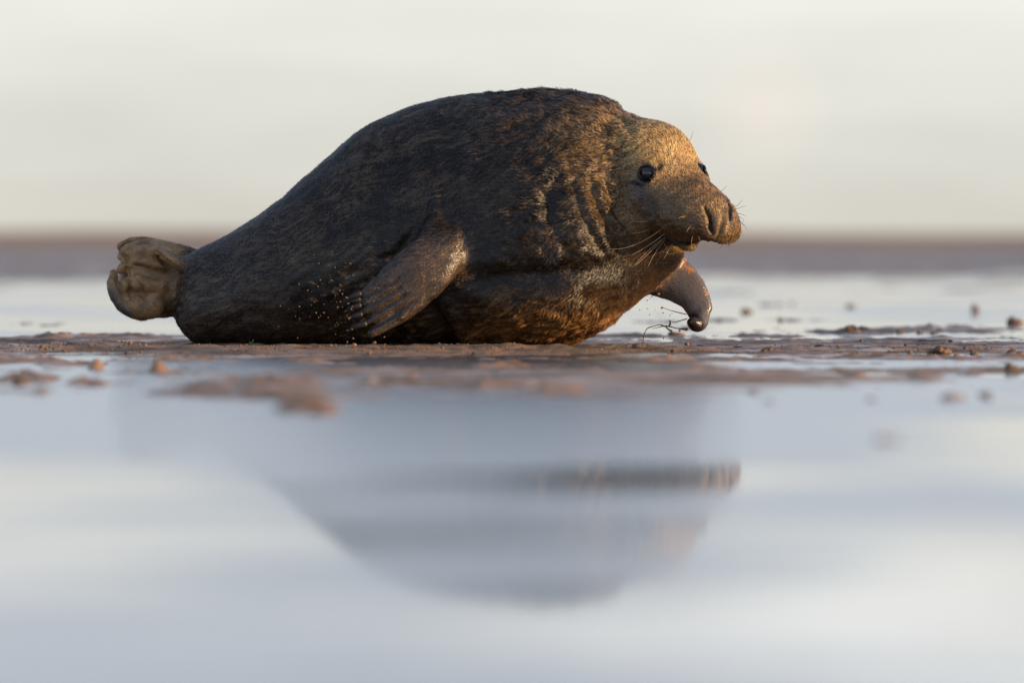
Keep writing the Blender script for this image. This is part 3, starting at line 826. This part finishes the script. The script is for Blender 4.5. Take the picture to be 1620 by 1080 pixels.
bvh = tr()
m_wh, _, _ = principled('whisker_hair', (.42, .30, .17), .35, .5)
m_whd, _, _ = principled('dark_whisker_hair', (.05, .035, .025), .35, .5)
def whisker(pts, r=.0011, mat=None, y_off=.05):
    h, _n = hit(pts[0][0], pts[0][1])
    bx, by = pts[0]
    for _ in range(14):
        if h is not None: break
        bx -= 1.5; by += .9 if by < 300 else -.3
        h, _n = hit(bx, by)
    pts = [(bx, by)] + list(pts[1:]) if (bx, by) == tuple(pts[0]) else [(bx, by)] + list(pts)
    y0 = h[1] if h is not None else -.45
    n = len(pts); Q = []
    for i, q in enumerate(pts):
        Q.append(P(q[0], q[1], y0 - y_off * (i / (n - 1)) ** .8 - (.0 if i else -.006)))
    A = resample(Q, 12)
    vv, ff_ = tube(A, np.linspace(r, r * .35, 12), 6)
    link('whisker', mesh_from('whisker', vv, ff_), mat or m_wh, seal)
W = [[(1048, 362), (1020, 380), (990, 392), (966, 394)], [(1054, 368), (1035, 382), (1015, 395), (998, 404)],
     [(1055, 373), (1038, 386), (1018, 404), (1000, 423)], [(1056, 374), (1045, 388), (1034, 404), (1024, 424)],
     [(1050, 378), (1030, 397), (1012, 414), (1004, 420)], [(1066, 383), (1058, 395), (1050, 410)],
     [(1030, 362), (1012, 368), (990, 369), (980, 363), (979, 358)], [(1028, 350), (1010, 351), (1000, 348), (997, 342), (1000, 340)],
     [(1096, 372), (1094, 382), (1095, 392)], [(1104, 372), (1108, 382), (1110, 390)], [(1093, 357), (1089, 362), (1086, 367)],
     [(1086, 342), (1078, 343), (1073, 346)]]
for q in W: whisker(q, .0012 if len(q) > 3 else .0009)
whisker([(1050, 384), (1054, 392), (1057, 402), (1068, 400), (1079, 398)], .0018, m_wh, .02)
for q in ([(1165, 326), (1172, 319), (1176, 316)], [(1167, 330), (1174, 327), (1180, 326)], [(1170, 338), (1176, 340), (1181, 343)],
          [(1170, 343), (1176, 347), (1176, 351)], [(1170, 352), (1178, 357), (1181, 364)], [(1168, 358), (1173, 366), (1174, 374)],
          [(1167, 360), (1171, 370), (1168, 378)], [(1165, 364), (1170, 374), (1168, 382)], [(1158, 374), (1156, 384), (1152, 392)],
          [(1147, 377), (1143, 388), (1137, 395)], [(1166, 348), (1174, 352), (1177, 359)], [(1092, 221), (1095, 213), (1096, 208)],
          [(1141, 303), (1147, 297), (1150, 294)], [(1013, 195), (1018, 203), (1022, 210)], [(1155, 376), (1155, 384), (1151, 390)],
          [(1038, 224), (1041, 230), (1043, 238)]):
    whisker(q, .0008, m_whd if q[0][0] > 1060 else m_wh, .01)

# ------------------------------------------------------------------ mud flung from the far flipper
m_spl, _, _ = principled('flung_mud', (.17, .10, .058), .35, .5)
m_grit, _, _ = principled('sand_grit', (.26, .15, .075), .55, .4)
splash = empty('mud_splash', P(1050, 520, -.10), label='stringy splash of wet mud flung from the curled far flipper tip', category='mud splash')
def child(name, vv, ff_, mat, par):
    loc = np.array(par.location); vv = [tuple(np.array(v) - loc) for v in vv]
    return link(name, mesh_from(name, vv, ff_), mat, par)
strands = [([(1086, 498), (1070, 493), (1056, 489), (1047, 487)], [.0025, .0018, .0013, .0026]),
           ([(1086, 503), (1076, 506), (1066, 510), (1059, 507)], [.003, .0018, .0015, .0012]),
           ([(1086, 522), (1073, 519), (1059, 516), (1049, 515), (1040, 518), (1031, 519)], [.005, .0026, .0030, .0022, .0016, .0013]),
           ([(1059, 516), (1060, 511), (1059, 507)], [.003, .0035, .0016]),
           ([(1052, 516), (1044, 513), (1035, 516), (1025, 520), (1021, 527), (1018, 534), (1018, 541), (1020, 545)], [.0022, .0018, .0022, .0026, .0024, .0026, .0016, .001]),
           ([(1052, 516), (1057, 520), (1062, 523)], [.0016, .0030, .0035])]
for pts, rr in strands:
    vv, ff_ = rounded([P(q[0] + random.uniform(-1.2, 1.2), q[1] + random.uniform(-1.4, 1.4), -.115 + random.uniform(-.01, .01)) for q in pts], [v_ * random.uniform(.55, .95) for v_ in rr], m=30, seg=8)
    child('mud_strand', vv, ff_, m_spl, splash)
ico = bmesh.new(); bmesh.ops.create_icosphere(ico, subdivisions=2, radius=1)
ico_v = np.array([v.co[:] for v in ico.verts]); ico_f = [tuple(v.index for v in fc.verts) for fc in ico.faces]; ico.free()
ico1 = bmesh.new(); bmesh.ops.create_icosphere(ico1, subdivisions=1, radius=1)
ico1_v = np.array([v.co[:] for v in ico1.verts]); ico1_f = np.array([tuple(v.index for v in fc.verts) for fc in ico1.faces]); ico1.free()
drops = [(1047, 487, 1.6), (1041, 465, 2.4), (1031, 469, 1.1), (1036, 468, .8), (1028, 472, .8), (1024, 475, 1.2), (1024, 488, 1.1), (1012, 490, .9), (1037, 490, .7),
         (1028, 498, 1.1), (1049, 495, .9), (1060, 499, 1.1), (1063, 496, .8), (1044, 529, .9), (1050, 535, 1.4), (1061, 535, 1.0), (1071, 544, 1.0), (1062, 523, 2.0), (1075, 523, 1.6), (1046, 508, .6)]
for i, (a, b_, r) in enumerate(drops):
    p = P(a, b_, -.115 + random.uniform(-.04, .04)); sc_ = np.array([r * random.uniform(.9, 1.4), r, r * random.uniform(.8, 1.1)]) * S
    child('mud_drop', ico_v * sc_ + p, ico_f, m_spl if i % 3 else m_grit, splash)

# grains flicked up in front of the flank: too many to count
GV, GFc, o = [], [], 0
for i in range(130):
    a = random.gauss(553, 32) if i % 3 else random.uniform(440, 650)
    b_ = random.gauss(480, 42)
    if not (395 < b_ < 546): continue
    if 548 < a < 720 and b_ < 530 and a > 560: continue
    r = random.uniform(.35, 1.3) * S * (1.3 if random.random() < .15 else 1)
    p = P(a, b_, -.47 + random.uniform(-.04, .03))
    GV.append(ico1_v * (r * (1 + .3 * rng.random((len(ico1_v), 1)))) + p); GFc.append(ico1_f + o); o += len(ico1_v)
gr = mesh_np('flying_grit', np.vstack(GV), np.vstack(GFc))
link('flying_sand_grains', gr, m_grit, kind='stuff', label='tiny grains of wet sand flicked up beside the near flipper', category='sand grains')

# ------------------------------------------------------------------ crumbs of sand over the bar in front of the seal
n = 34000
cx = rng.uniform(-2.6, 2.6, n); cy = -1.0 + rng.normal(0, .55, n)
cy = np.clip(cy, -3, 1.2)
hz = mud_height(cx, cy)
k = (hz > .0008) & (rng.random(n) < sstep(-.15, .45, fbm(np.stack([cx * 5, cy * 7, cx * 0], 1), 3, 401)))
cx, cy, hz = cx[k], cy[k], hz[k]
n = len(cx)
rr = .0011 + .0032 * rng.random(n) ** 4
rr *= 1 + 1.2 * (rng.random(n) < .03)
base8 = ico1_v[None] * rr[:, None, None] * rng.uniform(.7, 1.3, (n, len(ico1_v), 1))
base8[..., 2] *= .7
CV = (base8 + np.stack([cx, cy, hz + rr * .35], 1)[:, None]).reshape(-1, 3)
CF = (ico1_f[None] + (np.arange(n) * len(ico1_v))[:, None, None]).reshape(-1, 3)
m_cr, t, b = principled('sand_crumb', (.2, .11, .055), .5, .4)
oi = N(t, 'ShaderNodeNewGeometry'); rp = N(t, 'ShaderNodeValToRGB')
rp.color_ramp.elements[0].color = (.06, .035, .02, 1); rp.color_ramp.elements[1].color = (.30, .175, .095, 1)
t.links.new(oi.outputs['Random Per Island'], rp.inputs[0]); t.links.new(rp.outputs[0], b.inputs['Base Color'])
link('sand_crumbs', mesh_np('sand_crumbs', CV, CF), m_cr, kind='stuff')

# ------------------------------------------------------------------ lumps, worm casts and stones standing on the flat
m_lump, t, b = principled('lump_clay', (.16, .09, .05), .5, .4)
tcn = N(t, 'ShaderNodeTexCoord'); n1 = N(t, 'ShaderNodeTexNoise'); n1.inputs['Scale'].default_value = 60; n1.inputs['Detail'].default_value = 4
rp = N(t, 'ShaderNodeValToRGB'); rp.color_ramp.elements[0].position = .3; rp.color_ramp.elements[0].color = (.07, .04, .025, 1); rp.color_ramp.elements[1].position = .7; rp.color_ramp.elements[1].color = (.25, .145, .075, 1)
t.links.new(tcn.outputs['Object'], n1.inputs['Vector']); t.links.new(n1.outputs[0], rp.inputs[0]); t.links.new(rp.outputs[0], b.inputs['Base Color'])
bp = N(t, 'ShaderNodeBump'); bp.inputs['Strength'].default_value = .7; bp.inputs['Distance'].default_value = .004
t.links.new(n1.outputs[0], bp.inputs['Height']); t.links.new(bp.outputs[0], b.inputs['Normal'])
m_stone, _, _ = principled('dark_wet_pebble', (.035, .033, .030), .2, .5)
m_weed, _, _ = principled('green_weed', (.11, .13, .03), .4, .5)

def ypix(py_, ):      # ground depth seen at a pixel row
    return D * (CH / S) / (py_ - 375) - D
def lump(name, label, cat, pxx, pyy, wpx, hpx, mat, kind, seed, group=None):
    """pyy is the row of the foot; wpx, hpx the size in photo pixels"""
    yy = ypix(pyy); k = S * (D + yy) / D; xx = (pxx - 810) * k
    W_, H_ = wpx * k, hpx * k
    rg = np.random.default_rng(seed)
    vs, fs, o = [], [], 0
    if kind == 'cast':       # coiled heap: many worm-like blobs
        nb = 16
        for i in range(nb):
            ang = rg.uniform(0, 6.28); rad = rg.random() ** .6 * .36 * W_
            h0 = H_ * max(.15, (1 - (rad / (.42 * W_)) ** 2)) * rg.uniform(.5, 1) * .62
            r = H_ * rg.uniform(.22, .34)
            ve = ico_v * np.array([r * rg.uniform(1, 1.6), r * rg.uniform(.9, 1.3), r]) * (1 + .12 * rg.normal(size=(len(ico_v), 1)))
            ve = ve + np.array([rad * math.cos(ang), rad * math.sin(ang) * .6, h0])
            vs.append(ve); fs += [tuple(j + o for j in q) for q in ico_f]; o += len(ve)
    elif kind == 'stone':
        ve = ico_v * np.array([W_ / 2, W_ * .35, H_ * .8]) * (1 + .10 * fbm(ico_v * 1.7 + seed, 2, seed)[:, None])
        vs.append(ve + np.array([0, 0, H_ * .2])); fs = list(ico_f)
    else:
        for (ox, s1, s2) in ((-.18, .62, 1), (.22, .5, .7), (.02, .9, .4), (-.38, .3, .35), (.42, .25, .4)):
            ve = ico_v * np.array([W_ * s1 / 2, W_ * .3 * s1, H_ * .62 * s2]) * (1 + .5 * fbm(ico_v * 2.3 + seed + ox, 3, seed)[:, None])
            vs.append(ve + np.array([ox * W_, 0, H_ * .38 * s2])); fs += [tuple(j + o for j in q) for q in ico_f]; o += len(ico_v)
    me = mesh_from(name, np.vstack(vs), fs)
    ob = link(name, me, mat, label=label, category=cat)
    ob.location = (xx, yy, max(ground_z(xx, yy), 0) - H_ * .06)
    if group: ob['group'] = group
    return ob
g = 'lumps of mud on the flat'
lump('mud_lump', 'crumbly brown worm cast standing in thin water right of the lifted flipper', 'mud lump', 1217, 557, 34, 12, m_lump, 'cast', 3, g)
lump('mud_lump', 'largest crumbly brown heap on the sand bar towards the right edge', 'mud lump', 1486, 560, 46, 17, m_lump, 'cast', 4, g)
lump('mud_lump', 'small brown clod just right of the largest crumbly heap', 'mud lump', 1541, 561, 13, 9, m_lump, 'clod', 5, g)
lump('mud_lump', 'brown clod at the right edge of the sand bar', 'mud lump', 1606, 561, 32, 9, m_lump, 'clod', 6, g)
lump('mud_lump', 'blurred brown block of mud mirrored in the water behind the crumbly casts', 'mud lump', 1349, 527, 26, 12, m_lump, 'clod', 7, g)
lump('mud_lump', 'tall blurred brown clod standing far back in the bright water at right', 'mud lump', 1543, 494, 13, 15, m_lump, 'clod', 8, g)
lump('mud_lump', 'blurred dark clod at the right edge in the bright water', 'mud lump', 1606, 512, 26, 12, m_lump, 'clod', 9, g)
lump('mud_lump', 'small blurred clod in line behind the mirrored block, right of it', 'mud lump', 1424, 526, 14, 5, m_lump, 'clod', 10, g)
lump('mud_lump', 'low blurred clod right of the middle of the row behind the casts', 'mud lump', 1456, 527, 12, 4, m_lump, 'clod', 11, g)
lump('mud_lump', 'low blurred clod last in the row behind the casts', 'mud lump', 1478, 528, 12, 4, m_lump, 'clod', 12, g)
lump('mud_lump', 'faint far clod left of the middle of the bright water', 'mud lump', 1346, 486, 16, 6, m_lump, 'clod', 13, g)
lump('mud_lump', 'faint wide far clod nearest to the lifted flipper in the bright water', 'mud lump', 1182, 494, 18, 7, m_lump, 'clod', 14, g)
lump('mud_lump', 'faint far clod below and right of the wide far clod', 'mud lump', 1235, 507, 9, 6, m_lump, 'clod', 15, g)
lump('mud_lump', 'blurred mud clump in the near water at the left edge', 'mud lump', 32, 608, 26, 14, m_lump, 'clod', 16, g)
lump('mud_lump', 'small lit clod in front of the sand bar near the right edge', 'mud lump', 1602, 588, 24, 12, m_lump, 'clod', 17, g)
lump('mud_lump', 'small blurred clod in the near water below the row of casts', 'mud lump', 1330, 590, 10, 6, m_lump, 'clod', 18, g)
lump('mud_lump', 'tiny orange clod catching the sun below the chest', 'mud lump', 1012, 556, 24, 7, m_lump, 'clod', 19, g)
lump('mud_lump', 'low blurred clod seen under the lifted flipper', 'mud lump', 1070, 530, 26, 7, m_lump, 'clod', 20, g)
lump('mud_lump', 'small upright brown clod among the pebbles at right', 'mud lump', 1363, 544, 6, 5, m_lump, 'clod', 21, g)
lump('mud_lump', 'small clod far left on the wet sand edge', 'mud lump', 14, 553, 22, 5, m_lump, 'clod', 22, g)
g = 'flat dark pebbles in the water'
lump('pebble', 'flat olive pebble just left of the worm cast', 'pebble', 1169, 554, 20, 5, m_stone, 'stone', 31, g)
lump('pebble', 'flat dark pebble under the lifted flipper', 'pebble', 1108, 549.5, 24, 4, m_stone, 'stone', 32, g)
lump('pebble', 'flat dark pebble right of the worm cast', 'pebble', 1297, 554, 18, 4, m_stone, 'stone', 33, g)
lump('pebble', 'flat dark pebble midway between the two crumbly heaps', 'pebble', 1361, 556, 13, 3.5, m_stone, 'stone', 34, g)
lump('pebble', 'round dark pebble behind and between the heaps', 'pebble', 1456, 543, 11, 7, m_stone, 'stone', 35, g)
lump('pebble', 'small dark pebble just behind the largest heap', 'pebble', 1504, 547, 8, 4, m_stone, 'stone', 36, g)
lump('pebble', 'small dark pebble at the far right on the wet sand', 'pebble', 1607, 546, 10, 4, m_stone, 'stone', 37, g)
lump('pebble', 'olive pebble at the foot of the chest', 'pebble', 968, 551.5, 11, 4, m_weed, 'stone', 38, g)
lump('pebble', 'dark pebble on the left sand edge behind the hind flippers', 'pebble', 112, 553, 20, 5, m_stone, 'stone', 39, g)
lump('pebble', 'dark pebble on the left sand edge nearest the body', 'pebble', 90, 551, 16, 4, m_stone, 'stone', 40, g)
# a scrap of weed by the hindquarters
vv, ff_ = [], []
wd_ = empty('weed_scrap', P(402, 546, -.34), label='scrap of bright green weed on the sand against the hindquarters', category='weed')
for (q, r) in (([(388, 546), (394, 544), (399, 541), (401, 537)], .0022), ([(394, 546), (402, 544), (412, 544), (420, 546)], .003), ([(399, 544), (396, 541), (394, 541)], .0014)):
    A = resample([P(a, b_, -.34) for a, b_ in q], 10)
    v1, f1 = tube(A, np.stack([np.linspace(r, r * .3, 10), np.full(10, .0006)], 1), 6)
    child('frond', v1, f1, m_weed, wd_)
